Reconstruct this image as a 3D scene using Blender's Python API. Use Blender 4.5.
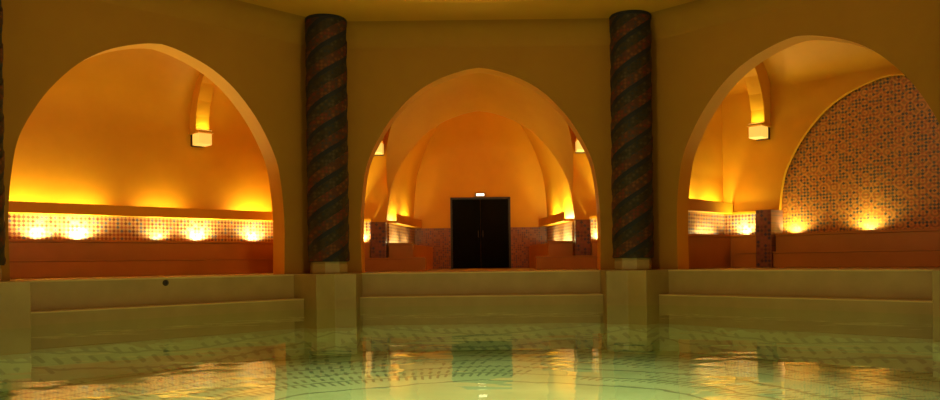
import bpy, bmesh, math, random
from mathutils import Matrix, Vector
random.seed(7)
for o in list(bpy.data.objects):
    bpy.data.objects.remove(o)
SC = bpy.context.scene
COL = SC.collection
PI = math.pi

# ------------------------------------------------------------------ camera
F_PX = 775.0
cam_d = bpy.data.cameras.new('camera')
cam_d.sensor_width = 36.0
cam_d.lens = 36.0 * F_PX / 940.0
cam_d.shift_x = -11.0 / 940.0
cam_d.shift_y = 61.0 / 940.0
cam_d.clip_start = 0.02
cam = bpy.data.objects.new('camera', cam_d)
COL.objects.link(cam)
cam.matrix_world = Matrix.Translation((0, 0, 0.23)) @ Matrix.Rotation(PI / 2, 4, 'X') @ Matrix.Rotation(math.radians(-0.7), 4, 'Z')
SC.camera = cam

# ------------------------------------------------------------------ world, exposure
w = bpy.data.worlds.new('world')
SC.world = w
w.use_nodes = True
w.node_tree.nodes['Background'].inputs[0].default_value = (0.02, 0.014, 0.006, 1)
w.node_tree.nodes['Background'].inputs[1].default_value = 0.1
SC.view_settings.view_transform = 'Standard'
SC.view_settings.look = 'None'
SC.view_settings.gamma = 1.0
SC.view_settings.use_curve_mapping = False
SC.view_settings.exposure = 0.0
try:
    SC.cycles.use_denoising = True
    SC.cycles.max_bounces = 14
    SC.cycles.diffuse_bounces = 6
    SC.cycles.transparent_max_bounces = 12
    SC.cycles.sample_clamp_indirect = 4.0
except Exception:
    pass
LAMP_COL = (1.0, 1.0, 0.40)
DOME_COL = (1.0, 0.78, 0.38)
DOME_W = 360.0
DOWN_W = 1500.0      # added downlight that brightens the pool floor
UP_GAIN = 2.7        # round uplights on the benches
STRIP_GAIN = 0.38    # strip lights in the troughs

# ------------------------------------------------------------------ layout
AP = 8.16                       # octagon apothem (facade plane)
HS = AP * math.tan(PI / 8)      # half side 3.38
CEN = Vector((0, 16.5 - AP, 0))
ZW = -0.68                      # water level
ZP = -1.58                      # pool floor
ZS = 5.20                       # soffit
T225 = math.tan(PI / 8)


def bay_matrix(a_deg):
    a = math.radians(a_deg)
    c = CEN + Vector((math.sin(a) * AP, math.cos(a) * AP, 0))
    return Matrix.Translation(c) @ Matrix.Rotation(-a, 4, 'Z')


# ------------------------------------------------------------------ materials
def new_mat(name):
    m = bpy.data.materials.new(name)
    m.use_nodes = True
    nt = m.node_tree
    b = nt.nodes['Principled BSDF']
    return m, nt, b


def plaster(name, c1, c2, rough=0.5, scale=1.2, bump=0.15, spec=0.35):
    m, nt, b = new_mat(name)
    tc = nt.nodes.new('ShaderNodeTexCoord')
    n1 = nt.nodes.new('ShaderNodeTexNoise')
    n1.inputs['Scale'].default_value = scale
    n1.inputs['Detail'].default_value = 6
    n1.inputs['Roughness'].default_value = 0.6
    r = nt.nodes.new('ShaderNodeValToRGB')
    r.color_ramp.elements[0].position = 0.3
    r.color_ramp.elements[0].color = (*c1, 1)
    r.color_ramp.elements[1].position = 0.72
    r.color_ramp.elements[1].color = (*c2, 1)
    nt.links.new(tc.outputs['Object'], n1.inputs['Vector'])
    nt.links.new(n1.outputs['Fac'], r.inputs['Fac'])
    nt.links.new(r.outputs['Color'], b.inputs['Base Color'])
    n2 = nt.nodes.new('ShaderNodeTexNoise')
    n2.inputs['Scale'].default_value = 9
    n2.inputs['Detail'].default_value = 4
    nt.links.new(tc.outputs['Object'], n2.inputs['Vector'])
    bp = nt.nodes.new('ShaderNodeBump')
    bp.inputs['Strength'].default_value = bump
    bp.inputs['Distance'].default_value = 0.02
    nt.links.new(n2.outputs['Fac'], bp.inputs['Height'])
    nt.links.new(bp.outputs['Normal'], b.inputs['Normal'])
    b.inputs['Roughness'].default_value = rough
    b.inputs['Specular IOR Level'].default_value = spec
    return m


def mosaic(name, cols, ground, size=0.09, rosette=0.0, rough=0.3, rot=PI / 4):
    """small diamond mosaic in the object's own x-z plane"""
    m, nt, b = new_mat(name)
    L = nt.links.new
    tc = nt.nodes.new('ShaderNodeTexCoord')
    mp = nt.nodes.new('ShaderNodeMapping')
    mp.inputs['Rotation'].default_value = (0, rot, 0)
    mp.inputs['Scale'].default_value = (1 / size, 0.0, 1 / size)
    mp.inputs['Location'].default_value = (0.137, 0.5, 0.211)
    L(tc.outputs['Object'], mp.inputs['Vector'])
    ck = nt.nodes.new('ShaderNodeTexChecker')
    ck.inputs['Scale'].default_value = 1.0
    ck.inputs['Color1'].default_value = (0, 0, 0, 1)
    ck.inputs['Color2'].default_value = (1, 1, 1, 1)
    L(mp.outputs['Vector'], ck.inputs['Vector'])
    fl = nt.nodes.new('ShaderNodeVectorMath')
    fl.operation = 'FLOOR'
    L(mp.outputs['Vector'], fl.inputs[0])
    wn = nt.nodes.new('ShaderNodeTexWhiteNoise')
    wn.noise_dimensions = '3D'
    L(fl.outputs['Vector'], wn.inputs['Vector'])
    rp = nt.nodes.new('ShaderNodeValToRGB')
    rp.color_ramp.interpolation = 'CONSTANT'
    while len(rp.color_ramp.elements) < len(cols):
        rp.color_ramp.elements.new(0.5)
    for i, c in enumerate(cols):
        rp.color_ramp.elements[i].position = i / len(cols)
        rp.color_ramp.elements[i].color = (*c, 1)
    L(wn.outputs['Value'], rp.inputs['Fac'])
    mx = nt.nodes.new('ShaderNodeMix')
    mx.data_type = 'RGBA'
    L(ck.outputs['Fac'], mx.inputs[0])
    mx.inputs[6].default_value = (*ground, 1)
    L(rp.outputs['Color'], mx.inputs[7])
    out = mx.outputs[2]
    if rosette > 0:
        mp2 = nt.nodes.new('ShaderNodeMapping')
        mp2.inputs['Scale'].default_value = (1 / rosette, 0.0, 1 / rosette)
        L(tc.outputs['Object'], mp2.inputs['Vector'])
        vo = nt.nodes.new('ShaderNodeTexVoronoi')
        vo.inputs['Scale'].default_value = 1.0
        vo.inputs['Randomness'].default_value = 0.0
        L(mp2.outputs['Vector'], vo.inputs['Vector'])
        sn = nt.nodes.new('ShaderNodeMath')
        sn.operation = 'PINGPONG'
        sn.inputs[1].default_value = 0.16
        L(vo.outputs['Distance'], sn.inputs[0])
        r2 = nt.nodes.new('ShaderNodeValToRGB')
        r2.color_ramp.elements[0].position = 0.03
        r2.color_ramp.elements[0].color = (0.45, 0.5, 0.6, 1)
        r2.color_ramp.elements[1].position = 0.12
        r2.color_ramp.elements[1].color = (1.15, 1.0, 0.85, 1)
        L(sn.outputs['Value'], r2.inputs['Fac'])
        mm = nt.nodes.new('ShaderNodeMix')
        mm.data_type = 'RGBA'
        mm.blend_type = 'MULTIPLY'
        mm.inputs[0].default_value = 0.6
        L(out, mm.inputs[6])
        L(r2.outputs['Color'], mm.inputs[7])
        out = mm.outputs[2]
    L(out, b.inputs['Base Color'])
    b.inputs['Roughness'].default_value = rough
    b.inputs['Specular IOR Level'].default_value = 0.4 if rough < 0.5 else 0.12
    bp = nt.nodes.new('ShaderNodeBump')
    bp.inputs['Strength'].default_value = 0.25
    bp.inputs['Distance'].default_value = 0.004
    L(ck.outputs['Fac'], bp.inputs['Height'])
    L(bp.outputs['Normal'], b.inputs['Normal'])
    return m


def simple(name, col, rough=0.5, metal=0.0, emit=None, strength=0.0):
    m, nt, b = new_mat(name)
    b.inputs['Roughness'].default_value = rough
    b.inputs['Metallic'].default_value = metal
    tc = nt.nodes.new('ShaderNodeTexCoord')
    n = nt.nodes.new('ShaderNodeTexNoise')
    n.inputs['Scale'].default_value = 14
    nt.links.new(tc.outputs['Object'], n.inputs['Vector'])
    r = nt.nodes.new('ShaderNodeValToRGB')
    r.color_ramp.elements[0].color = (*[c * 0.85 for c in col], 1)
    r.color_ramp.elements[1].color = (*[min(1, c * 1.12) for c in col], 1)
    nt.links.new(n.outputs['Fac'], r.inputs['Fac'])
    nt.links.new(r.outputs['Color'], b.inputs['Base Color'])
    if emit:
        b.inputs['Emission Color'].default_value = (*emit, 1)
        b.inputs['Emission Strength'].default_value = strength
    return m


M = {}
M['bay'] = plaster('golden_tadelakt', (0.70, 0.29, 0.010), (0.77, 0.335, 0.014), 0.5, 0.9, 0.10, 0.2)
M['facade'] = plaster('dim_facade_tadelakt', (0.34, 0.152, 0.014), (0.385, 0.176, 0.018), 0.7, 0.5, 0.08, 0.1)  # the bays' plaster painted darker, standing for the facade's dimmer light
M['soffit'] = plaster('lit_soffit_plaster', (0.54, 0.25, 0.02), (0.60, 0.28, 0.025), 0.75, 0.5, 0.05, 0.1)  # facade plaster painted lighter, standing for light from below
M['step'] = plaster('pool_stone', (0.31, 0.22, 0.06), (0.40, 0.28, 0.08), 0.45, 1.6, 0.08)
M['pale_edge'] = plaster('pale_step_edge', (0.52, 0.37, 0.11), (0.60, 0.44, 0.14), 0.4, 1.6, 0.05)  # paler strip added to draw the bright line along the step edges
M['deck'] = plaster('deck_stone', (0.50, 0.36, 0.15), (0.58, 0.42, 0.18), 0.4, 1.5, 0.05)
M['bench'] = plaster('bench_tadelakt', (0.46, 0.17, 0.02), (0.55, 0.21, 0.03), 0.42, 1.3, 0.06)
M['band'] = mosaic('diamond_mosaic', [(0.16, 0.05, 0.03), (0.30, 0.09, 0.05), (0.12, 0.10, 0.16), (0.22, 0.07, 0.04)], (0.46, 0.27, 0.11), 0.058)
M['lunette'] = mosaic('rosette_mosaic', [(0.55, 0.17, 0.03), (0.17, 0.12, 0.07), (0.60, 0.24, 0.04), (0.13, 0.09, 0.06), (0.45, 0.13, 0.03)], (0.62, 0.25, 0.04), 0.05, 0.22, 0.4)
M['dado'] = mosaic('dado_mosaic', [(0.30, 0.09, 0.06), (0.14, 0.07, 0.09), (0.36, 0.13, 0.07), (0.20, 0.06, 0.05)], (0.33, 0.12, 0.05), 0.045, 0.0, 0.3)
M['pillar'] = mosaic('pillar_mosaic', [(0.20, 0.06, 0.05), (0.08, 0.05, 0.08), (0.28, 0.09, 0.06), (0.12, 0.05, 0.05)], (0.24, 0.09, 0.05), 0.06, 0.0, 0.3)
M['col_olive'] = mosaic('column_olive_mosaic', [(0.028, 0.022, 0.010), (0.045, 0.028, 0.010), (0.025, 0.026, 0.02), (0.06, 0.042, 0.018)], (0.036, 0.026, 0.012), 0.05, 0.0, 0.6)
M['col_red'] = mosaic('column_red_mosaic', [(0.12, 0.024, 0.010), (0.07, 0.024, 0.012), (0.13, 0.045, 0.012), (0.05, 0.030, 0.02)], (0.075, 0.028, 0.010), 0.05, 0.0, 0.6)
M['col_dark'] = simple('column_dark_mosaic', (0.006, 0.005, 0.005), 0.8)
M['door'] = simple('black_lacquer', (0.003, 0.003, 0.003), 0.85)
M['door'].node_tree.nodes['Principled BSDF'].inputs['Specular IOR Level'].default_value = 0.1
M['door_frame'] = simple('dark_wood', (0.03, 0.015, 0.008), 0.4)
M['metal'] = simple('dark_bronze', (0.08, 0.05, 0.03), 0.4, 0.8)
M['hole'] = simple('dark_hole', (0.02, 0.012, 0.008), 0.7)
M['lens'] = simple('lamp_lens', (0.9, 0.8, 0.6), 0.3, 0, (1.0, 0.72, 0.34), 12.0)
M['exit'] = simple('lit_lamp_glass', (0.9, 0.8, 0.6), 0.3, 0, (1.0, 0.80, 0.50), 3.0)
M['alabaster'] = simple('alabaster_glass', (0.8, 0.6, 0.3), 0.4, 0, (1.0, 0.62, 0.10), 0.75)
M['globe'] = simple('globe_glass', (0.9, 0.8, 0.6), 0.3, 0, (1.0, 0.8, 0.45), 6.0)


def pool_tile(name, ca, cb, mark_amt):
    """pale green mosaic with rings of dark leaf shaped marks"""
    m, nt, b = new_mat(name)
    L = nt.links.new
    tc = nt.nodes.new('ShaderNodeTexCoord')
    sep = nt.nodes.new('ShaderNodeSeparateXYZ')
    geo = nt.nodes.new('ShaderNodeNewGeometry')
    sub = nt.nodes.new('ShaderNodeVectorMath')
    sub.operation = 'SUBTRACT'
    sub.inputs[1].default_value = CEN
    L(geo.outputs['Position'], sub.inputs[0])
    L(sub.outputs['Vector'], sep.inputs[0])

    def math_(op, a, bb=None, c=None):
        n = nt.nodes.new('ShaderNodeMath')
        n.operation = op
        for i, v in enumerate((a, bb, c)):
            if v is None:
                continue
            if isinstance(v, (int, float)):
                n.inputs[i].default_value = v
            else:
                L(v, n.inputs[i])
        return n.outputs[0]
    X, Y, Z = sep.outputs
    r = math_('SQRT', math_('ADD', math_('MULTIPLY', X, X), math_('MULTIPLY', Y, Y)))
    rz = math_('SUBTRACT', r, math_('MULTIPLY', math_('ADD', Z, 1.58), 3.0))
    ang = math_('ARCTAN2', Y, X)
    # warp the rings into a scalloped outline
    sc8 = math_('MULTIPLY', math_('ABSOLUTE', math_('SINE', math_('MULTIPLY', ang, 4.0))), 0.22)
    wz = nt.nodes.new('ShaderNodeTexNoise')
    wz.inputs['Scale'].default_value = 1.7
    wz.inputs['Detail'].default_value = 2
    L(tc.outputs['Object'], wz.inputs['Vector'])
    rr = math_('ADD', math_('ADD', rz, sc8), math_('MULTIPLY', math_('SUBTRACT', wz.outputs['Fac'], 0.5), 0.35))
    # leaf marks: cells along ring / across ring
    row = math_('MULTIPLY', rr, 2.1)
    rowi = math_('FLOOR', row)
    rowf = math_('FRACT', row)
    along = math_('ADD', math_('MULTIPLY', ang, 30.0), math_('MULTIPLY', rowi, 0.5))
    alf = math_('FRACT', along)
    leaf = math_('MULTIPLY', math_('SINE', math_('MULTIPLY', alf, PI)), math_('SINE', math_('MULTIPLY', rowf, PI)))
    skew = math_('SINE', math_('ADD', math_('MULTIPLY', alf, 9.0), math_('MULTIPLY', rowf, 7.0)))
    leafm = math_('MULTIPLY', math_('GREATER_THAN', leaf, 0.42), math_('GREATER_THAN', skew, -0.15))
    band = math_('GREATER_THAN', rr, 3.75)
    brk = nt.nodes.new('ShaderNodeTexNoise')
    brk.inputs['Scale'].default_value = 0.9
    brk.inputs['Detail'].default_value = 2
    L(sub.outputs['Vector'], brk.inputs['Vector'])
    leafm = math_('MULTIPLY', math_('MULTIPLY', leafm, band), math_('GREATER_THAN', brk.outputs['Fac'], 0.44))
    ringl = math_('LESS_THAN', math_('ABSOLUTE', math_('SUBTRACT', math_('FRACT', math_('MULTIPLY', rr, 1.3)), 0.5)), 0.05)
    ringl = math_('MULTIPLY', ringl, math_('GREATER_THAN', rr, 3.1))
    mark = math_('MAXIMUM', leafm, ringl)
    nz = nt.nodes.new('ShaderNodeTexNoise')
    nz.inputs['Scale'].default_value = 1.1
    nz.inputs['Detail'].default_value = 3
    L(tc.outputs['Object'], nz.inputs['Vector'])
    base = nt.nodes.new('ShaderNodeValToRGB')
    base.color_ramp.elements[0].position = 0.35
    base.color_ramp.elements[0].color = (*ca, 1)
    base.color_ramp.elements[1].position = 0.68
    base.color_ramp.elements[1].color = (*cb, 1)
    L(nz.outputs['Fac'], base.inputs['Fac'])
    mx = nt.nodes.new('ShaderNodeMix')
    mx.data_type = 'RGBA'
    L(math_('MULTIPLY', mark, mark_amt), mx.inputs[0])
    L(base.outputs['Color'], mx.inputs[6])
    mx.inputs[7].default_value = (0.04, 0.09, 0.07, 1)
    # stone colour painted in patches, standing for ripples that blur the tile edge
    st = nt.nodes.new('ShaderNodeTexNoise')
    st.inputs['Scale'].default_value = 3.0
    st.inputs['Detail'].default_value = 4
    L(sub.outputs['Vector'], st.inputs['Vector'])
    ripple_blur = math_('MULTIPLY', math_('GREATER_THAN', math_('ADD', math_('MULTIPLY', math_('ADD', Z, 1.06), 3.5), st.outputs['Fac']), 0.30), 0.75)
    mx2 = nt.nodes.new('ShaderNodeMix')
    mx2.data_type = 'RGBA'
    L(ripple_blur, mx2.inputs[0])
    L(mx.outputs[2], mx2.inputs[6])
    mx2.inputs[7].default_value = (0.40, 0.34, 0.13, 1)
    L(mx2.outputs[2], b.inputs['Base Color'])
    b.inputs['Roughness'].default_value = 0.4
    return m


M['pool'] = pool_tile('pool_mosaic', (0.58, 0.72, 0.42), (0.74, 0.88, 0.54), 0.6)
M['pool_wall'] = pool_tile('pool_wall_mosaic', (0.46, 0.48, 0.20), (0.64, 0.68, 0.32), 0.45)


def water_mat():
    m = bpy.data.materials.new('pool_water')
    m.use_nodes = True
    nt = m.node_tree
    nt.nodes.clear()
    L = nt.links.new
    out = nt.nodes.new('ShaderNodeOutputMaterial')
    tc = nt.nodes.new('ShaderNodeTexCoord')
    mp = nt.nodes.new('ShaderNodeMapping')
    mp.inputs['Scale'].default_value = (0.7, 1.0, 1.0)
    L(tc.outputs['Object'], mp.inputs['Vector'])
    n1 = nt.nodes.new('ShaderNodeTexNoise')
    n1.inputs['Scale'].default_value = 1.6
    n1.inputs['Detail'].default_value = 2
    L(mp.outputs['Vector'], n1.inputs['Vector'])
    bp = nt.nodes.new('ShaderNodeBump')
    bp.inputs['Strength'].default_value = 1.0
    bp.inputs['Distance'].default_value = 0.009
    L(n1.outputs['Fac'], bp.inputs['Height'])
    fr = nt.nodes.new('ShaderNodeFresnel')
    fr.inputs['IOR'].default_value = 1.33
    tr = nt.nodes.new('ShaderNodeBsdfTransparent')
    tr.inputs['Color'].default_value = (0.86, 0.97, 0.86, 1)
    gl = nt.nodes.new('ShaderNodeBsdfGlossy')
    gl.inputs['Roughness'].default_value = 0.03
    gl.inputs['Color'].default_value = (0.95, 1.0, 0.95, 1)
    L(bp.outputs['Normal'], gl.inputs['Normal'])
    mx = nt.nodes.new('ShaderNodeMixShader')
    L(fr.outputs[0], mx.inputs[0])
    L(tr.outputs[0], mx.inputs[1])
    L(gl.outputs[0], mx.inputs[2])
    L(mx.outputs[0], out.inputs['Surface'])
    return m


M['water'] = water_mat()


# ------------------------------------------------------------------ helpers
def link(name, bm, mat, parent=None, mw=None, smooth=False, angle=35):
    bmesh.ops.remove_doubles(bm, verts=bm.verts, dist=1e-5)
    bmesh.ops.recalc_face_normals(bm, faces=bm.faces)
    me = bpy.data.meshes.new(name)
    bm.to_mesh(me)
    bm.free()
    me.materials.append(M[mat])
    if smooth:
        me.polygons.foreach_set('use_smooth', [True] * len(me.polygons))
        try:
            me.set_sharp_from_angle(angle=math.radians(angle))
        except Exception:
            pass
    o = bpy.data.objects.new(name, me)
    COL.objects.link(o)
    if parent:
        o.parent = parent
    if mw is not None:
        o.matrix_local = mw
    return o


def empty(name, mw, parent=None):
    o = bpy.data.objects.new(name, None)
    o.empty_display_size = 0.2
    COL.objects.link(o)
    if parent:
        o.parent = parent
    o.matrix_local = mw
    return o


def tag(o, label=None, cat=None, group=None, kind=None):
    if label:
        o['label'] = label
    if cat:
        o['category'] = cat
    if group:
        o['group'] = group
    if kind:
        o['kind'] = kind
    return o


def box(bm, x0, x1, y0, y1, z0, z1):
    v = [bm.verts.new(p) for p in ((x0, y0, z0), (x1, y0, z0), (x1, y1, z0), (x0, y1, z0), (x0, y0, z1), (x1, y0, z1), (x1, y1, z1), (x0, y1, z1))]
    for f in ((0, 3, 2, 1), (4, 5, 6, 7), (0, 1, 5, 4), (1, 2, 6, 5), (2, 3, 7, 6), (3, 0, 4, 7)):
        bm.faces.new([v[i] for i in f])


def bevel(bm, w=0.015, seg=2):
    es = [e for e in bm.edges if len(e.link_faces) == 2 and e.calc_face_angle(0) > 0.5]
    bmesh.ops.bevel(bm, geom=es, offset=w, segments=seg, affect='EDGES', profile=0.5)


def rbox(x0, x1, y0, y1, z0, z1, b=0.015):
    bm = bmesh.new()
    box(bm, x0, x1, y0, y1, z0, z1)
    if b:
        bevel(bm, b)
    return bm


def prism(pts, z0, z1, b=0.0):
    """polygon in x-y extruded in z"""
    bm = bmesh.new()
    lo = [bm.verts.new((x, y, z0)) for x, y in pts]
    hi = [bm.verts.new((x, y, z1)) for x, y in pts]
    n = len(pts)
    bm.faces.new(lo[::-1])
    bm.faces.new(hi)
    for i in range(n):
        bm.faces.new((lo[i], lo[(i + 1) % n], hi[(i + 1) % n], hi[i]))
    bmesh.ops.recalc_face_normals(bm, faces=bm.faces)
    if b:
        bevel(bm, b)
    return bm


def prism_x(pts, x0, x1, b=0.0):
    """polygon in y-z extruded in x"""
    bm = bmesh.new()
    lo = [bm.verts.new((x0, y, z)) for y, z in pts]
    hi = [bm.verts.new((x1, y, z)) for y, z in pts]
    n = len(pts)
    bm.faces.new(lo)
    bm.faces.new(hi[::-1])
    for i in range(n):
        bm.faces.new((lo[i], lo[(i + 1) % n], hi[(i + 1) % n], hi[i]))
    bmesh.ops.recalc_face_normals(bm, faces=bm.faces)
    if b:
        bevel(bm, b)
    return bm


def lathe(prof, seg=24, cx=0, cy=0):
    bm = bmesh.new()
    rings = []
    for r, z in prof:
        if r < 1e-6:
            rings.append([bm.verts.new((cx, cy, z))])
        else:
            rings.append([bm.verts.new((cx + r * math.cos(2 * PI * i / seg), cy + r * math.sin(2 * PI * i / seg), z)) for i in range(seg)])
    for a, b in zip(rings, rings[1:]):
        for i in range(seg):
            j = (i + 1) % seg
            if len(a) == 1 and len(b) == 1:
                continue
            if len(a) == 1:
                bm.faces.new((a[0], b[i], b[j]))
            elif len(b) == 1:
                bm.faces.new((a[i], a[j], b[0]))
            else:
                bm.faces.new((a[i], a[j], b[j], b[i]))
    return bm


# pointed arch measured from the photograph, (half width, height) in metres
ARCH = [(2.50, 0.0), (2.51, 0.6), (2.51, 1.1), (2.485, 1.55), (2.43, 2.0), (2.345, 2.38), (2.15, 2.80), (1.89, 3.22), (1.54, 3.63), (1.22, 3.90), (0.87, 4.10), (0.50, 4.24), (0.22, 4.315), (0.0, 4.345)]


def arch_half(n_sub=3):
    """Catmull-Rom through ARCH"""
    P = ARCH
    out = []
    for i in range(len(P) - 1):
        p0 = P[max(i - 1, 0)]
        p1, p2 = P[i], P[i + 1]
        p3 = P[min(i + 2, len(P) - 1)]
        for k in range(n_sub):
            t = k / n_sub
            q = []
            for d in (0, 1):
                a, b, c, e = p0[d], p1[d], p2[d], p3[d]
                q.append(0.5 * ((2 * b) + (-a + c) * t + (2 * a - 5 * b + 4 * c - e) * t * t + (-a + 3 * b - 3 * c + e) * t ** 3))
            out.append(tuple(q))
    out.append(P[-1])
    return out


def arch(hw=2.5, h=4.345, cx=0.0):
    s, t = hw / 2.5, h / 4.345
    H = [(x * s, z * t) for x, z in arch_half()]
    return [(cx - x, z) for x, z in H] + [(cx + x, z) for x, z in H[::-1][1:]]


def arch_wall(prof, xl0, xr0, xl1, xr1, y0, y1, ztop):
    """wall slab y0..y1 with an arch hole; front edge xl0..xr0, back edge xl1..xr1"""
    bm = bmesh.new()
    apex = max(range(len(prof)), key=lambda i: prof[i][1])

    def outer(i, y):
        xl, xr = (xl0, xr0) if y == y0 else (xl1, xr1)
        n = len(prof) - 1
        if i <= apex:
            f = i / apex
            L1, L2 = ztop, abs(prof[apex][0] - xl)
            d = f * (L1 + L2)
            return (xl, d) if d < L1 else (xl + d - L1, ztop)
        f = (n - i) / (n - apex)
        L1, L2 = ztop, abs(xr - prof[apex][0])
        d = f * (L1 + L2)
        return (xr, d) if d < L1 else (xr - (d - L1), ztop)
    fr, bk, fo, bo = [], [], [], []
    for i, (x, z) in enumerate(prof):
        fr.append(bm.verts.new((x, y0, z)))
        bk.append(bm.verts.new((x, y1, z)))
        a = outer(i, y0)
        c = outer(i, y1)
        fo.append(bm.verts.new((a[0], y0, a[1])))
        bo.append(bm.verts.new((c[0], y1, c[1])))
    for i in range(len(prof) - 1):
        bm.faces.new((fr[i], fr[i + 1], fo[i + 1], fo[i]))
        bm.faces.new((bk[i], bo[i], bo[i + 1], bk[i + 1]))
        bm.faces.new((fr[i], bk[i], bk[i + 1], fr[i + 1]))
        bm.faces.new((fo[i], fo[i + 1], bo[i + 1], bo[i]))
    # top corners cut by the parametrisation
    for side, x0, x1 in ((0, xl0, xl1), (1, xr0, xr1)):
        for ring, y, xx in ((fo, y0, x0), (bo, y1, x1)):
            pass
    for k in (0, -1):
        bm.faces.new((fr[k], fo[k], bo[k], bk[k]))
    # move the nearest rim vertex into each top corner so the outline is square
    for vs, y, xl, xr in ((fo, y0, xl0, xr0), (bo, y1, xl1, xr1)):
        for xx in (xl, xr):
            v = min(vs, key=lambda q: (q.co.x - xx) ** 2 + (q.co.z - ztop) ** 2)
            v.co.x, v.co.z = xx, ztop
    return bm


def loft(profs, ys):
    bm = bmesh.new()
    rows = [[bm.verts.new((x, y, z)) for x, z in p] for p, y in zip(profs, ys)]
    for a, b in zip(rows, rows[1:]):
        for i in range(len(a) - 1):
            bm.faces.new((a[i], a[i + 1], b[i + 1], b[i]))
    return bm


def seg_matrix(p0, p1):
    """frame with x along p0->p1 and y to its left"""
    d = Vector((p1[0] - p0[0], p1[1] - p0[1], 0))
    a = math.atan2(d.y, d.x)
    return Matrix.Translation((p0[0], p0[1], 0)) @ Matrix.Rotation(a, 4, 'Z'), d.length


def panel(name, parent, p0, p1, z0, z1, th, mat):
    """slab standing along p0->p1, th thick towards its left"""
    mw, ln = seg_matrix(p0, p1)
    return link(name, rbox(0, ln, 0, th, z0, z1, 0.004), mat, parent, mw)


def trough(name, parent, p0, p1, z0, z1, th, mat='bay'):
    mw, ln = seg_matrix(p0, p1)
    pts = [(0.0, z0), (th, z0), (th, z1), (th - 0.03, z1), (th - 0.03, z0 + 0.06), (0.0, z0 + 0.06)]
    return link(name, prism_x(pts, 0, ln, 0.006), mat, parent, mw)


# ------------------------------------------------------------------ the setting: deck, pool
def octa(ap, z=None):
    r = ap / math.cos(PI / 8)
    return [(r * math.sin(math.radians(22.5 + 45 * k)), r * math.cos(math.radians(22.5 + 45 * k))) for k in range(8)]


MC = Matrix.Translation(CEN)


def octa_ring(ap0, ap1, z0, z1, b=0.0):
    bm = bmesh.new()
    A, B = octa(ap0), octa(ap1)
    r = []
    for P, z in ((A, z1), (B, z1), (B, z0), (A, z0)):
        r.append([bm.verts.new((x, y, z)) for x, y in P])
    for k in range(4):
        a, c = r[k], r[(k + 1) % 4]
        for i in range(8):
            j = (i + 1) % 8
            bm.faces.new((a[i], a[j], c[j], c[i]))
    bmesh.ops.recalc_face_normals(bm, faces=bm.faces)
    if b:
        bevel(bm, b)
    return bm


tag(link('floor', octa_ring(AP - 0.32, AP + 8.2, -0.14, 0.0), 'deck', None, MC), 'stone deck running around the pool under the arches', kind='structure')
tag(link('floor_pool', prism(octa(AP - 0.2), ZP - 0.15, ZP), 'pool', None, MC @ Matrix.Translation((0, 0, 0))), 'pale green mosaic floor of the pool', kind='structure')

FACETS = {'back': 0, 'right': 45, 'far_right': 90, 'near_right': 135, 'near': 180, 'near_left': 225, 'far_left': 270, 'left': 315}
NICE = {'back': 'facing the black door', 'right': 'below the right arch', 'left': 'below the left arch'}
n_trim = 0
for nm, a in FACETS.items():
    mw = bay_matrix(a)

    def strip(v0, v1, z0, z1, mat, name, b):
        h0, h1 = HS + v0 * T225, HS + v1 * T225
        return link(name, prism([(-h0, v0), (h0, v0), (h1, v1), (-h1, v1)], z0, z1, b), mat, None, mw)
    n_trim += 1
    r = strip(-0.34, 0.0, -0.56, 0.006, 'step', 'trim_%d' % n_trim, 0.018)
    tag(r, 'olive stone upper pool step ' + NICE.get(nm, 'on the %s side' % nm.replace('_', ' ')), kind='structure')
    nz_ = strip(-0.352, -0.20, -0.022, 0.010, 'pale_edge', 'pale_edge_strip', 0.006)
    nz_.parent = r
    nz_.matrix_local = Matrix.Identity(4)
    n_trim += 1
    r = strip(-0.70, -0.33, -1.06, -0.48, 'step', 'trim_%d' % n_trim, 0.018)
    tag(r, 'olive stone lower pool step at the waterline ' + NICE.get(nm, 'on the %s side' % nm.replace('_', ' ')), kind='structure')
    nz_ = strip(-0.712, -0.36, -0.50, -0.474, 'pale_edge', 'pale_edge_strip', 0.006)
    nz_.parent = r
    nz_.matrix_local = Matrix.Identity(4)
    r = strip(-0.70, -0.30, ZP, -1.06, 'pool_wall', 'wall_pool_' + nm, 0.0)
    tag(r, 'green mosaic pool wall under water ' + NICE.get(nm, 'on the %s side' % nm.replace('_', ' ')), kind='structure')

wpts = []
for k in range(8):
    mk = Matrix.Translation(-CEN) @ bay_matrix(45 * k)
    hu, hf = HS - 0.90, HS - 1.15 * T225
    for u_, v_ in ((-hf, -1.15), (-hu, -1.15), (-hu, -0.70), (hu, -0.70), (hu, -1.15)):
        q = mk @ Vector((u_, v_, 0))
        wpts.append((q.x, q.y))
bm = prism(wpts, ZW - 0.004, ZW)
wt = link('pool_water', bm, 'water', None, MC)
# keep only the upper surface: one interface
bm = bmesh.new()
bm.from_mesh(wt.data)
bmesh.ops.delete(bm, geom=[f for f in bm.faces if f.normal.z < 0.5], context='FACES')
bm.to_mesh(wt.data)
bm.free()
tag(wt, 'still green pool water mirroring the lit arches', 'water', kind='stuff')

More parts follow.
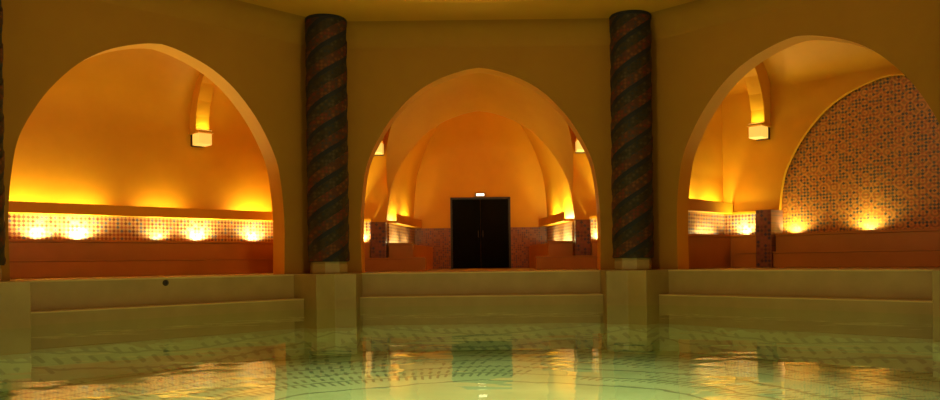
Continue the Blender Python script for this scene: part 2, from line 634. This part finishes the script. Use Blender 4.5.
# ------------------------------------------------------------------ ceiling
def soffit():
    bm = bmesh.new()
    n = 128
    R0 = 6.62
    prof = [(('o', AP + 0.02 - 0.55 * (1 - math.cos(t))), ZS - 0.55 + 0.55 * math.sin(t)) for t in [PI / 2 * q / 8 for q in range(9)]] + [(R0 + 0.10, ZS), (R0 + 0.02, ZS + 0.03), (R0, ZS + 0.10), (R0 + 0.02, ZS + 0.18), (R0 + 0.12, ZS + 0.22), (R0 + 0.12, ZS + 0.5)]
    for k in range(1, 13):
        t = k / 12 * PI / 2
        prof.append(((R0 + 0.12) * math.cos(t), ZS + 0.5 + 4.6 * math.sin(t)))
    rows = []
    for r, z in prof:
        row = []
        for i in range(n):
            a = 2 * PI * i / n
            if isinstance(r, tuple):
                k = (a + PI / 8) % (PI / 4) - PI / 8
                rad = r[1] / math.cos(k)
            else:
                rad = max(r, 0.001)
            row.append(bm.verts.new((rad * math.sin(a), rad * math.cos(a), z)))
        rows.append(row)
    for a, b in zip(rows, rows[1:]):
        for i in range(n):
            j = (i + 1) % n
            bm.faces.new((a[i], a[j], b[j], b[i]))
    return bm


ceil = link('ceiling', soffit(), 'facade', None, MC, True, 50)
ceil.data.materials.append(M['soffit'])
for pl in ceil.data.polygons:
    if pl.center.z > ZS - 0.004:
        pl.material_index = 1
tag(ceil, 'ochre plaster soffit ring and dome over the pool', kind='structure')

# ------------------------------------------------------------------ facades and bays
VB = 3.30          # inner wall of the bays
ZB = 0.75          # bench top
ZT = 1.28          # top of tile band
Z_TR = 1.50        # top of light trough
UPLIGHTS = []      # (bay, u, v, z, watts, tilt direction)


def rib_pts():
    """diaphragm rib in (v, z): corbel at the inner wall, rising towards the facade"""
    inn = [(2.98, 3.26), (2.96, 3.60), (2.86, 3.95), (2.66, 4.32), (2.32, 4.70), (1.85, 5.0), (1.3, 5.2), (0.45, 5.32)]
    return inn + [(0.45, 5.6), (1.5, 5.55), (2.2, 5.3), (2.8, 4.9), (VB, 4.4), (VB, 3.26)]


def bay(nm, full, hw_l, hw_r, inner=None, fr_l=3.3, fr_r=3.3):
    mw = bay_matrix(FACETS[nm])
    side = nm.replace('_', ' ')
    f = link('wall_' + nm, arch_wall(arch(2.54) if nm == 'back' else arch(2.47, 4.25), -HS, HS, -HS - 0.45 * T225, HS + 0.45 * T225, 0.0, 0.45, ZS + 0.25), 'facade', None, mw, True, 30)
    f.data.materials.append(M['bay'])  # arch lining takes the brighter bay copy, so its lit look is painted
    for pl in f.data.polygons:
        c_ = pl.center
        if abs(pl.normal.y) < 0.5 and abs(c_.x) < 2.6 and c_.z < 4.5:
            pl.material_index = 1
    tag(f, 'ochre plaster facade wall with a pointed arch opening, ' + side + ' side', kind='structure')
    # bay behind the facade
    if inner:
        cx, hw, h = inner
        wb = link('wall_%s_bay' % nm, arch_wall(arch(hw, h, cx), -hw_l - 0.2, hw_r + 0.2, -hw_l - 0.2, hw_r + 0.2, VB, VB + (0.06 if nm == 'back' else 0.12), 6.2), 'bay', None, mw, True, 30)
    else:
        wb = link('wall_%s_bay' % nm, rbox(-hw_l - 0.2, hw_r + 0.2, VB, VB + 0.3, 0, 6.2, 0), 'bay', None, mw)
    tag(wb, 'golden plaster inner wall seen through the %s arch' % side, kind='structure')
    for sgn, hb, hf, wd in ((-1, hw_l, fr_l, 'outer'), (1, hw_r, fr_r, 'inner')):
        hf = min(hf, hb)
        sw = link('wall_%s_bay_%s' % (nm, 'left' if sgn < 0 else 'right'), prism([(sgn * hf, 0.452), (sgn * hb, VB - 0.002), (sgn * (hb + 0.2), VB - 0.002), (sgn * (hf + 0.2), 0.452)], 0, 6.2), 'bay', None, mw)
        tag(sw, 'golden plaster side wall closing the %s arch bay on its %s' % (side, 'left' if sgn < 0 else 'right'), kind='structure')
    z0, p = (3.0, 3.0) if nm == 'left' else (4.1, 2.0)
    lo = [(0.44 + (VB + 0.002 - 0.44) * (1 - (q / 24) ** p), z0 + (5.65 - z0) * q / 24) for q in range(24, -1, -1)]
    hi = [(VB + 0.002, 5.95), (0.44, 5.95)]
    c = link('ceiling_%s_bay' % nm, prism_x(lo + hi, -hw_l - 0.2, hw_r + 0.2), 'bay', None, mw, True, 40)
    tag(c, 'golden barrel vault behind the %s arch' % side, kind='structure')
    return mw, wb


def add_rib(wb, cu, wd=0.32, lamp=None, mw=None):
    link('arch_rib', prism_x(rib_pts(), cu - wd / 2, cu + wd / 2, 0.012), 'bay', wb)
    link('corbel', prism_x([(VB, 3.22), (2.80, 3.22), (2.78, 3.24), (2.78, 3.27), (VB, 3.27)], cu - wd / 2 - 0.02, cu + wd / 2 + 0.02, 0.008), 'bay', wb)
    if not lamp:
        return
    e = empty('corbel_lamp', mw @ Matrix.Translation((cu, 0, 0)))
    tag(e, lamp, 'wall lamp', 'glowing lamps under the vault ribs')
    hw = wd / 2
    link('lamp_body', prism_x([(VB - 0.002, 2.95), (3.16, 2.95), (3.16, 3.219), (VB - 0.002, 3.219)], -hw + 0.02, hw - 0.02, 0.006), 'metal', e)
    link('lamp_glass', prism_x([(3.158, 2.96), (2.86, 2.96), (2.84, 2.98), (2.84, 3.218), (3.158, 3.218)], -hw, hw, 0.012), 'alabaster', e)
    link('lens', rbox(-hw + 0.02, hw - 0.02, 2.80, 2.88, 3.271, 3.285, 0.004), 'alabaster', e)
    ld = bpy.data.lights.new('rib_beam', 'AREA')
    ld.shape = 'RECTANGLE'
    ld.size = 0.26
    ld.size_y = 0.07
    ld.energy = RIB_W
    ld.color = LAMP_COL
    lo = bpy.data.objects.new('rib_beam', ld)
    COL.objects.link(lo)
    lo.parent = e
    lo.location = (0, 2.84, 3.292)
    lo.rotation_euler = (PI, 0, 0)


RIB_W = 3.0


def bench(nm, mw, pts, label, zt=ZB, step=None, step_z=0.36, lip=None):
    """built-in bench: plan polygon pts (front edge is pts[0]->pts[1]); step: plan polygon of the foot step"""
    e = empty('bench', mw)
    tag(e, label, 'bench', 'built-in benches behind the arches')
    link('seat_block', prism(pts, 0.0, zt - 0.035, 0.02), 'bench', e)
    p0, p1 = pts[0], pts[1]
    m2, ln = seg_matrix(p0, p1)
    link('front_coping', rbox(0, ln, -0.02, 0.10, zt - 0.035, zt + 0.012, 0.012), 'bench', e, m2)
    if lip:
        m4, l4 = seg_matrix(*lip)
        link('front_coping', rbox(0, l4, -0.02, 0.10, zt - 0.035, zt + 0.02, 0.012), 'bench', e, m4)
    if step:
        link('foot_step', prism(step, 0.0, step_z - 0.03, 0.02), 'bench', e)
        m3, l3 = seg_matrix(step[0], step[1])
        link('step_coping', rbox(0, l3, -0.02, 0.13, step_z - 0.03, step_z, 0.01), 'bench', e, m3)
    return e


def uplight(mw, u, v, z, watts, lean=(0, 0.12), label=None):
    UPLIGHTS.append((mw, u, v, z, watts, lean, label))


# ---- left bay: closed golden wall, long tile band, light trough
LR = 4.2
mwL, wL = bay('left', True, 3.05, LR, None, 3.05, 3.3)
add_rib(wL, 2.17, lamp='glowing box lamp under the vault rib inside the left arch', mw=mwL)
add_rib(wL, -2.6)
panel('mosaic_panel', wL, (LR, VB), (-3.05, VB), ZB - 0.1, ZT, 0.03, 'band')
trough('light_trough', wL, (LR, VB), (-3.05, VB), ZT, Z_TR, 0.34)
bench('left', mwL, [(-3.05, 2.84), (4.0, 2.84), (4.14, VB), (-3.05, VB)],
      'long terracotta bench with foot step under the tile band behind the left arch',
      step=[(-3.05, 2.68), (3.95, 2.68), (3.98, 2.86), (-3.05, 2.86)])
for u_, wt_ in ((-2.2, 30), (-1.18, 55), (-0.43, 85), (1.23, 24), (2.15, 62), (3.55, 50)):
    uplight(mwL, u_, VB - 0.20, ZB, wt_, (0, 0.10), ('left', 'low'))
for u_, wt_ in ((-2.4, 28), (-1.4, 30), (-0.4, 24), (1.3, 18), (3.55, 40)):
    uplight(mwL, u_, VB - 0.25, ZT + 0.06, wt_, (0, 0.25), ('left', 'high'))

# ---- right bay: mosaic lunette in an inner arch
CXR = 0.55
mwR, wR = bay('right', True, 3.18, 3.3, (CXR, 2.36, 3.98), 3.05, 3.3)
add_rib(wR, -2.13, lamp='glowing box lamp under the vault rib inside the right arch', mw=mwR)
add_rib(wR, 2.95)
lun = link('mosaic_panel', rbox(CXR - 2.7, CXR + 2.7, VB + 0.22, VB + 0.5, 0, 4.6, 0), 'lunette', wR)
link('recess_side', rbox(CXR - 2.75, CXR - 2.5, VB + 0.11, VB + 0.5, 0, 4.6, 0), 'bay', wR)
link('recess_side', rbox(CXR + 2.5, CXR + 2.75, VB + 0.11, VB + 0.5, 0, 4.6, 0), 'bay', wR)
panel('mosaic_panel', wR, (CXR - 2.36, VB), (-3.18, VB), ZB - 0.1, ZT - 0.02, 0.03, 'band')
panel('mosaic_panel', wR, (-3.18, VB), (-3.05, 0.46), ZB - 0.1, ZT, 0.03, 'band')
trough('light_trough', wR, (-3.18, VB), (-3.05, 0.46), ZT, Z_TR + 0.04, 0.26)
panel('trim_molding', wR, (CXR - 2.36, VB), (-3.18, VB), ZT - 0.02, ZT + 0.04, 0.05, 'bay')
p = link('mosaic_pillar', rbox(-0.18, 0.18, -0.3, 0.3, 0, 1.30, 0.012), 'pillar', None, mwR @ Matrix.Translation((-1.90, VB - 0.30, 0)))
tag(p, 'short dark red mosaic pillar at the foot of the tiled lunette arch', 'pillar', 'short mosaic pillars beside the benches')
bench('right', mwR, [(-1.71, 2.88), (3.3, 2.88), (3.3, VB + 0.21), (-1.71, VB + 0.21)],
      'terracotta bench with foot step in front of the tiled lunette behind the right arch',
      step=[(-1.71, 2.74), (3.3, 2.74), (3.3, 2.90), (-1.71, 2.90)])
bench('right', mwR, [(-2.78, 2.88), (-2.09, 2.88), (-2.09, VB), (-3.18, VB), (-3.18, 0.8), (-2.78, 0.8)],
      'terracotta corner bench left of the mosaic pillar behind the right arch',
      step=[(-2.64, 2.74), (-2.09, 2.74), (-2.09, 2.90), (-2.64, 2.90)], lip=((-2.78, 0.8), (-2.78, 2.88)))
uplight(mwR, -2.95, 2.3, ZB, 12, (-0.10, 0), ('right', 'mid'))
uplight(mwR, -2.60, VB - 0.16, ZB, 36, (0, 0.1), ('right', 'low'))
uplight(mwR, -1.52, VB + 0.06, ZB, 26, (0, 0.10), ('right', 'low'))
uplight(mwR, 0.05, VB + 0.03, ZB, 22, (0, 0.12), ('right', 'low'))
uplight(mwR, -2.92, 1.4, ZT + 0.06, 34, (-0.05, 0), ('right', 'high'))
uplight(mwR, -2.96, 2.6, ZT + 0.06, 38, (-0.05, 0), ('right', 'high'))

# ---- centre bay: inner arch, deeper alcove with the door
HWI, HI = 2.40, 4.07
mwB, wB = bay('back', True, 3.3, 3.3, (0.0, HWI, HI))
add_rib(wB, -2.60, 0.34, lamp='small glowing lamp at the left edge of the middle arch', mw=mwB)
add_rib(wB, 2.60, 0.34, lamp='small glowing lamp at the right edge of the middle arch', mw=mwB)


def hood():
    pin = arch(HWI, HI)
    rows = [[] for _ in range(6)]
    for i, (x, z) in enumerate(pin):
        a = pin[max(i - 1, 0)]
        b = pin[min(i + 1, len(pin) - 1)]
        tx, tz = b[0] - a[0], b[1] - a[1]
        l = math.hypot(tx, tz) or 1
        nx, nz = -tz / l, tx / l
        s = min(1, max(0, (z - 1.7) / 2.1))
        s = s * s * (3 - 2 * s)
        for k, f in enumerate((0.0, 0.25, 0.5, 0.75, 1.0)):
            rows[k].append((x + nx * 0.62 * s * f, VB - 1.95 * s * (f ** 0.9) - 0.002, z + nz * 0.62 * s * f))
        rows[5].append((x + nx * 0.62 * s, VB, z + nz * 0.62 * s))
    bm = bmesh.new()
    R = [[bm.verts.new(p) for p in r] for r in rows]
    for a, b in zip(R, R[1:]):
        for i in range(len(a) - 1):
            try:
                bm.faces.new((a[i], a[i + 1], b[i + 1], b[i]))
            except ValueError:
                pass
    return bm


link('flared_arch', hood(), 'bay', wB, None, True, 60)
# alcove shell
VE = 7.0
A0, A1, A2 = arch(2.44, 4.9), arch(2.24, 5.05), arch(2.02, 5.2)
bm = loft([A0, A1, A2], [VB + 0.05, (VB + VE) / 2, VE])
bmesh.ops.solidify(bm, geom=bm.faces[:], thickness=-0.08)
al = link('wall_alcove', bm, 'bay', None, mwB, True, 50)
tag(al, 'golden vaulted side walls of the alcove around the black door', kind='structure')
be = link('wall_alcove_back', rbox(-2.6, 2.6, VE, VE + 0.2, 0, 5.6, 0), 'bay', None, mwB)
tag(be, 'orange plaster wall behind the black door with a red mosaic dado', kind='structure')
DW = 0.85
panel('mosaic_dado', be, (-DW - 0.06, VE), (-2.0, VE), 0, ZT - 0.04, 0.03, 'dado')
panel('mosaic_dado', be, (2.0, VE), (DW + 0.06, VE), 0, ZT - 0.04, 0.03, 'dado')


def side_line(v):
    f = (v - VB - 0.05) / (VE - VB - 0.05)
    return 2.44 + (2.02 - 2.44) * f


for s in (-1, 1):
    va, vb = VB + 0.30, VE - 0.04
    pa, pb = (s * (side_line(va) - 0.0), va), (s * (side_line(vb) - 0.0), vb)
    seg = (pb, pa) if s < 0 else (pa, pb)
    panel('mosaic_panel', al, seg[0], seg[1], ZB - 0.1, ZT - 0.06, 0.03, 'band')
    trough('light_trough', al, seg[0], seg[1], ZT - 0.04, Z_TR - 0.02, 0.26)
    # outer panels beside the pillars
    o0, o1 = (s * 2.78, VB), (s * 3.3, VB)
    sg = (o0, o1) if s < 0 else (o1, o0)
    panel('mosaic_panel', wB, sg[0], sg[1], ZB - 0.15, ZT, 0.03, 'band')
    panel('trim_molding', wB, sg[0], sg[1], ZT, ZT + 0.06, 0.06, 'bay')
    p = link('mosaic_pillar', rbox(-0.19, 0.19, -0.15, 0.15, 0, 1.24, 0.012), 'pillar', None, mwB @ Matrix.Translation((s * 2.58, VB - 0.151, 0)))
    tag(p, 'short dark red mosaic pillar %s of the black door inside the middle arch' % ('left' if s < 0 else 'right'), 'pillar', 'short mosaic pillars beside the benches')
    side = 'left' if s < 0 else 'right'
    # alcove bench: runs back along the splayed wall
    u0 = 1.72
    pts = [(s * u0, VB + 0.02), (s * 2.36, VB + 0.02), (s * 2.36, VB + 0.32), (s * (side_line(VE) - 0.02), VE - 0.02), (s * 1.45, VE - 0.02)]
    if s < 0:
        pts = [pts[1], pts[0], pts[4], pts[3], pts[2]]
    # low foot step in front, passing before the pillar
    st = [(s * 1.36, VB - 0.62), (s * 3.3, VB - 0.62), (s * 3.3, VB - 0.32), (s * 2.36, VB - 0.32), (s * 2.36, VB + 0.02), (s * 1.70, VB + 0.02), (s * 1.36, VB + 0.02)]
    if s < 0:
        st = [st[1], st[0]] + st[:1:-1]
    bench('back', mwB, pts, 'orange bench and low step %s of the black door inside the middle arch' % side, zt=0.71, step=st, step_z=0.34)
    # outer block beside the pillar
    ob = [(s * 2.79, VB - 0.30), (s * 3.3, VB - 0.30), (s * 3.3, VB), (s * 2.79, VB)]
    if s < 0:
        ob = [ob[1], ob[0], ob[3], ob[2]]
    bench('back', mwB, ob, 'short orange bench end outside the %s mosaic pillar in the middle arch' % side, zt=0.71)
    uplight(mwB, s * (side_line(4.15) - 0.22), 4.15, 0.71, 20 if s > 0 else 10, (s * 0.2, 0), ('back', 'mid'))
    uplight(mwB, s * (side_line(5.4) - 0.22), 5.4, 0.71, 12 if s > 0 else 6, (s * 0.12, 0), ('back', 'mid'))
    uplight(mwB, s * 3.06, VB - 0.14, 0.71, 40, (0, 0.1), ('back', 'low'))
    uplight(mwB, s * (side_line(4.2) - 0.18), 4.2, ZT + 0.03, 150 if s > 0 else 40, (s * 0.5, 0), ('back', 'high'))
    uplight(mwB, s * (side_line(5.6) - 0.18), 5.6, ZT + 0.03, 90 if s > 0 else 50, (s * 0.4, 0), ('back', 'high'))
    trough('light_trough', wB, *(((-3.3, VB - 0.1), (-3.3, 0.7)) if s < 0 else ((3.3, 0.7), (3.3, VB - 0.1))), ZT, Z_TR, 0.20)  # unseen trough added for the strip on this side wall
    uplight(mwB, s * 3.19, 2.1, ZT + 0.06, 95, (s * 0.03, 0), ('back', 'high'))  # strip added to brighten the vault; no lamp is known here

# door
dr = empty('door_1', mwB @ Matrix.Translation((0, VE, 0)))
tag(dr, 'black double door at the back of the middle arch', kind='structure')
bm = bmesh.new()
box(bm, -DW - 0.06, -DW, -0.06, 0.02, 0, 2.14)
box(bm, DW, DW + 0.06, -0.06, 0.02, 0, 2.14)
box(bm, -DW - 0.06, DW + 0.06, -0.06, 0.02, 2.10, 2.16)
link('door_frame', bm, 'door_frame', dr)
for s in (-1, 1):
    x0, x1 = (0.001, DW) if s > 0 else (-DW, -0.001)
    lf = link('door_leaf', rbox(x0, x1, -0.045, -0.005, 0.01, 2.10, 0.004), 'door', dr)
    for z0, z1 in ((0.15, 0.95), (1.1, 1.95)):
        link('door_panel', rbox(x0 + 0.12, x1 - 0.12, -0.057, -0.044, z0, z1, 0.006), 'door', lf)
    bmh = bmesh.new()
    box(bmh, s * 0.07 - 0.012, s * 0.07 + 0.012, -0.10, -0.08, 0.95, 1.15)
    box(bmh, s * 0.07 - 0.010, s * 0.07 + 0.010, -0.09, -0.04, 0.97, 0.99)
    box(bmh, s * 0.07 - 0.010, s * 0.07 + 0.010, -0.09, -0.04, 1.11, 1.13)
    link('door_handle', bmh, 'metal', lf)
wl = empty('wall_lamp', mwB @ Matrix.Translation((0.0, VE - 0.001, 2.22)))
tag(wl, 'small lit lamp fixed just above the black door', 'lamp')
link('lamp_body', rbox(-0.15, 0.15, -0.05, 0.0, -0.035, 0.065, 0.008), 'metal', wl)
link('lamp_glass', rbox(-0.12, 0.12, -0.075, -0.045, -0.02, 0.05, 0.01), 'exit', wl)

# ---- the other bays, only bare
for nm in ('far_right', 'near_right', 'near', 'near_left', 'far_left'):
    bay(nm, False, 3.2, 3.2)


# ------------------------------------------------------------------ pedestals and columns
def corner_matrix(k):
    a = math.radians(22.5 + 45 * k)
    r = AP / math.cos(PI / 8)
    return Matrix.Translation(CEN + Vector((r * math.sin(a), r * math.cos(a), 0))) @ Matrix.Rotation(-a, 4, 'Z')


def pedestal_pts():
    # local frame: y outward along the bisector; facet directions at +-(90+22.5)
    V0, UE = 1.15, 0.90
    out = []
    for s in (1, -1):
        d = Vector((s * math.cos(PI / 8), -math.sin(PI / 8)))    # along the facet, away from the corner
        n = Vector((-s * math.sin(PI / 8), -math.cos(PI / 8)))   # into the pool
        out.append((d * UE + n * V0, d * UE + n * (-0.0)))
    fold = Vector((0, -V0 / math.cos(PI / 8)))
    P = [out[0][1], out[0][0], fold, out[1][0], out[1][1], Vector((0, 0.0))]
    return [(p.x, p.y) for p in P]


COLNAME = {0: 'between the middle and right arches', 7: 'between the left and middle arches', 6: 'at the left edge of the picture', 1: 'beyond the right edge of the right arch', 2: 'out of view on the right', 3: 'nearest the camera on its right', 4: 'nearest the camera on its left', 5: 'out of view on the left'}


def helix_band(r0, r1, z0, z1, lead, phase, h, seg=22):
    bm = bmesh.new()
    n = int((z1 - z0 + h + 0.01) / lead * seg) + 2
    prev = None
    a0 = (-h) / lead * 2 * PI
    for i in range(n + 1):
        a = a0 + i * 2 * PI / seg
        zb = z0 + a / (2 * PI) * lead
        zt = zb + h
        zb, zt = min(max(zb, z0), z1), min(max(zt, z0), z1)
        c, s = math.cos(a + phase), math.sin(a + phase)
        cur = [bm.verts.new((r * c, r * s, z)) for r, z in ((r0, zb), (r1, zb), (r1, zt), (r0, zt))]
        if prev:
            for k in range(4):
                bm.faces.new((prev[k], cur[k], cur[(k + 1) % 4], prev[(k + 1) % 4]))
        else:
            bm.faces.new(cur)
        prev = cur
    bm.faces.new(prev[::-1])
    bmesh.ops.dissolve_degenerate(bm, dist=1e-5, edges=bm.edges)
    return bm


def make_column(mw, label):
    e = empty('mosaic_column', mw)
    tag(e, label, 'column', 'spiral mosaic columns around the pool')
    zb, zt, lead = 0.24, ZS - 0.06, 1.62
    link('shaft', lathe([(0, zb), (0.405, zb), (0.405, zt), (0, zt)], 40), 'col_olive', e, None, True, 40)
    for k in range(3):
        ph = k * 2 * PI / 3
        link('spiral_band', helix_band(0.395, 0.422, zb + 0.02, zt - 0.02, lead, ph, 0.22), 'col_red', e, None, True, 40)
        link('spiral_groove', helix_band(0.395, 0.412, zb + 0.02, zt - 0.02, lead, ph + 2 * PI * 0.105 / lead, 0.105), 'col_dark', e, None, True, 40)
    link('plinth', lathe([(0, 0), (0.37, 0), (0.38, 0.02), (0.38, 0.17), (0.365, 0.20), (0.365, 0.25), (0, 0.25)], 8), 'step', e, Matrix.Rotation(PI / 8, 4, 'Z'))
    link('neck_ring', lathe([(0, zt - 0.02), (0.425, zt - 0.02), (0.425, zt + 0.03), (0.40, ZS), (0, ZS)], 40), 'col_dark', e, None, True, 40)
    return e


def copy_tree(o, parent=None):
    c = o.copy()
    COL.objects.link(c)
    c.parent = parent
    for ch in [x for x in o.children]:
        copy_tree(ch, c)
    return c


proto = None
for k in (7, 0, 6, 1, 2, 3, 4, 5):
    mw = corner_matrix(k)
    pd = link('column_pedestal', prism(pedestal_pts(), -1.06, 0.012, 0.015), 'step', None, mw)
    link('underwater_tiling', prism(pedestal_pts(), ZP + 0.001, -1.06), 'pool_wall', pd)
    where = COLNAME.get(k, 'on the camera side of the pool')
    tag(pd, 'olive stone pedestal standing in the water ' + where, 'pedestal', 'pedestals under the columns')
    cm = mw @ Matrix.Translation((0, -0.70, 0.012))
    lab = 'tall column wrapped in dark spiral mosaic bands ' + where
    if proto is None:
        proto = make_column(cm, lab)
    else:
        c = copy_tree(proto)
        c.matrix_local = cm
        c['label'] = lab

# ------------------------------------------------------------------ small things
inl = empty('pool_inlet', mwL @ Matrix.Translation((-0.12, -0.34, -0.09)) @ Matrix.Rotation(PI / 2, 4, 'X'))
tag(inl, 'small round dark water inlet in the upper pool step under the left arch', 'inlet')
link('flange', lathe([(0.035, -0.02), (0.055, -0.02), (0.055, 0.008), (0.048, 0.014), (0.035, 0.014), (0.035, -0.02)], 20), 'metal', inl)
link('pipe_mouth', lathe([(0, -0.02), (0.036, -0.02), (0.036, 0.004), (0, 0.002)], 20), 'hole', inl)


def added_pendant():  # lamp added out of view to light the hall and the pool
    e = empty('added_pendant_lamp', Matrix.Translation(CEN + Vector((0, 0, 5.2))))
    tag(e, 'added unseen globe lamp hanging from the middle of the dome', 'lamp')
    link('globe', lathe([(0.30 * math.cos(-PI / 2 + PI * i / 12) if 0 < i < 12 else 0, 0.30 * math.sin(-PI / 2 + PI * i / 12)) for i in range(13)], 24), 'globe', e, None, True, 60)
    link('rod', lathe([(0, 0.29), (0.02, 0.29), (0.02, 5.05), (0, 5.05)], 10), 'metal', e)
    link('cap', lathe([(0, 0.27), (0.10, 0.27), (0.08, 0.34), (0, 0.36)], 16), 'metal', e)
    ld = bpy.data.lights.new('added_fill_light', 'POINT')
    ld.energy = DOME_W
    ld.color = DOME_COL
    ld.shadow_soft_size = 0.32
    lo = bpy.data.objects.new('added_fill_light', ld)
    COL.objects.link(lo)
    lo.parent = e
    link('reflector', lathe([(0.31, 0.12), (0.44, -0.02), (0.46, -0.02), (0.33, 0.15), (0.08, 0.33), (0.06, 0.31), (0.31, 0.12)], 24), 'metal', e, None, True, 60)
    ld = bpy.data.lights.new('added_down_beam', 'SPOT')
    ld.energy = DOWN_W
    ld.color = (1.0, 0.86, 0.50)
    ld.spot_size = math.radians(100)
    ld.spot_blend = 0.35
    ld.shadow_soft_size = 0.3
    lo = bpy.data.objects.new('added_down_beam', ld)
    COL.objects.link(lo)
    lo.parent = e
    lo.location = (0, 0, -0.66)
    return e


added_pendant().children[0].visible_shadow = True
# the added light sits just under the globe
for o in bpy.data.objects:
    if o.name.startswith('added_fill_light'):
        o.location = (0, 0, -0.66)

POOL_W = 90.0  # underwater lamps added out of view to brighten the pool
POOL_TILT = 22.0
for nm, words_ in (('near', 'below the camera'), ('near_left', 'near the camera on the left'), ('near_right', 'near the camera on the right')):
    m = bay_matrix(FACETS[nm]) @ Matrix.Translation((0, -0.702, -1.25)) @ Matrix.Rotation(PI / 2, 4, 'X')
    e = empty('added_pool_light', m)
    tag(e, 'added unseen underwater lamp in the pool wall ' + words_, 'pool lamp', 'added underwater lamps')
    link('bezel', lathe([(0.13, 0.0), (0.17, 0.0), (0.17, 0.015), (0.13, 0.02), (0.13, 0.0)], 24), 'metal', e)
    link('lens', lathe([(0, 0.0), (0.132, 0.0), (0.132, 0.008), (0, 0.014)], 24), 'lens', e)
    ld = bpy.data.lights.new('pool_beam', 'AREA')
    ld.shape = 'DISK'
    ld.size = 0.24
    ld.energy = POOL_W
    ld.color = (1.0, 0.84, 0.46)
    lo = bpy.data.objects.new('pool_beam', ld)
    COL.objects.link(lo)
    lo.parent = e
    lo.location = (0, 0, 0.03)
    lo.rotation_euler = (PI + math.radians(POOL_TILT), 0, 0)

first = {}
ORD = ['leftmost', 'second from the left', 'third from the left', 'fourth from the left', 'fifth from the left', 'sixth from the left', 'seventh from the left']
ARCHN = {'left': 'left arch', 'right': 'right arch', 'back': 'middle arch'}
rows = {}
for it in UPLIGHTS:
    q = it[0] @ Vector((it[1], it[2], 0))
    rows.setdefault(it[6], []).append((q.x / q.y, it))
for (where, row), items in rows.items():
    items.sort(key=lambda t: t[0])
    for n, (_, (mw, u, v, z, watts, lean, _w)) in enumerate(items):
        m = mw @ Matrix.Translation((u, v, z))
        ang = 0.0 if abs(lean[1]) >= abs(lean[0]) else PI / 2
        m = m @ Matrix.Rotation(ang, 4, 'Z')
        if row not in first:
            e = empty('uplight' if row == 'low' else 'strip_light', m)
            if row == 'low':
                r = 0.035
                link('housing', lathe([(0, -0.034), (r + 0.005, -0.034), (r + 0.005, 0.008), (r, 0.008), (r, 0.002), (0, 0.002)], 16), 'metal', e)
                link('lens', lathe([(0, 0.0), (r - 0.002, 0.0), (r - 0.002, 0.004), (0, 0.006)], 16), 'lens', e)
            else:
                zo = 0.001 if row == 'high' else -0.034
                link('housing', rbox(-0.46, 0.46, -0.03, 0.03, zo, zo + 0.03, 0.004), 'metal', e)
                link('lens', rbox(-0.45, 0.45, -0.022, 0.022, zo + 0.027, zo + 0.035, 0.003), 'lens', e)
            first[row] = e
        else:
            e = copy_tree(first[row])
            for ch in list(e.children):
                if ch.type == 'LIGHT':
                    bpy.data.objects.remove(ch)
            e.matrix_local = m
        if row == 'low':
            tag(e, 'small round uplight glowing on the bench tiles inside the %s, %s' % (ARCHN[where], ORD[n]), 'uplight', 'uplights on the benches')
            ld = bpy.data.lights.new('uplight_beam', 'SPOT')
            ld.spot_size = math.radians(165)
            ld.spot_blend = 0.6
            ld.shadow_soft_size = 0.03
            zl = 0.012
        else:
            tag(e, ('strip light in the wall trough inside the %s, %s' if row == 'high' else 'strip light along the bench tiles inside the %s, %s') % (ARCHN[where], ORD[n]), 'strip light', 'strip lights in the wall troughs' if row == 'high' else 'strip lights on the benches')
            ld = bpy.data.lights.new('strip_beam', 'AREA')
            ld.shape = 'RECTANGLE'
            ld.size = 0.9
            ld.size_y = 0.04
            zl = 0.04 if row == 'high' else 0.006
        ld.energy = watts * {'low': UP_GAIN, 'mid': 1.0, 'high': STRIP_GAIN}[row]
        ld.color = LAMP_COL
        lo = bpy.data.objects.new(ld.name, ld)
        COL.objects.link(lo)
        lo.parent = e
        lo.location = (0, 0, zl)
        d = Matrix.Rotation(-ang, 3, 'Z') @ Vector((lean[0], lean[1], 1.0)).normalized()
        if row == 'low':
            lo.rotation_euler = d.to_track_quat('-Z', 'Y').to_euler()
        else:
            lo.rotation_euler = (PI - math.atan2(d.y, d.z), 0, 0)
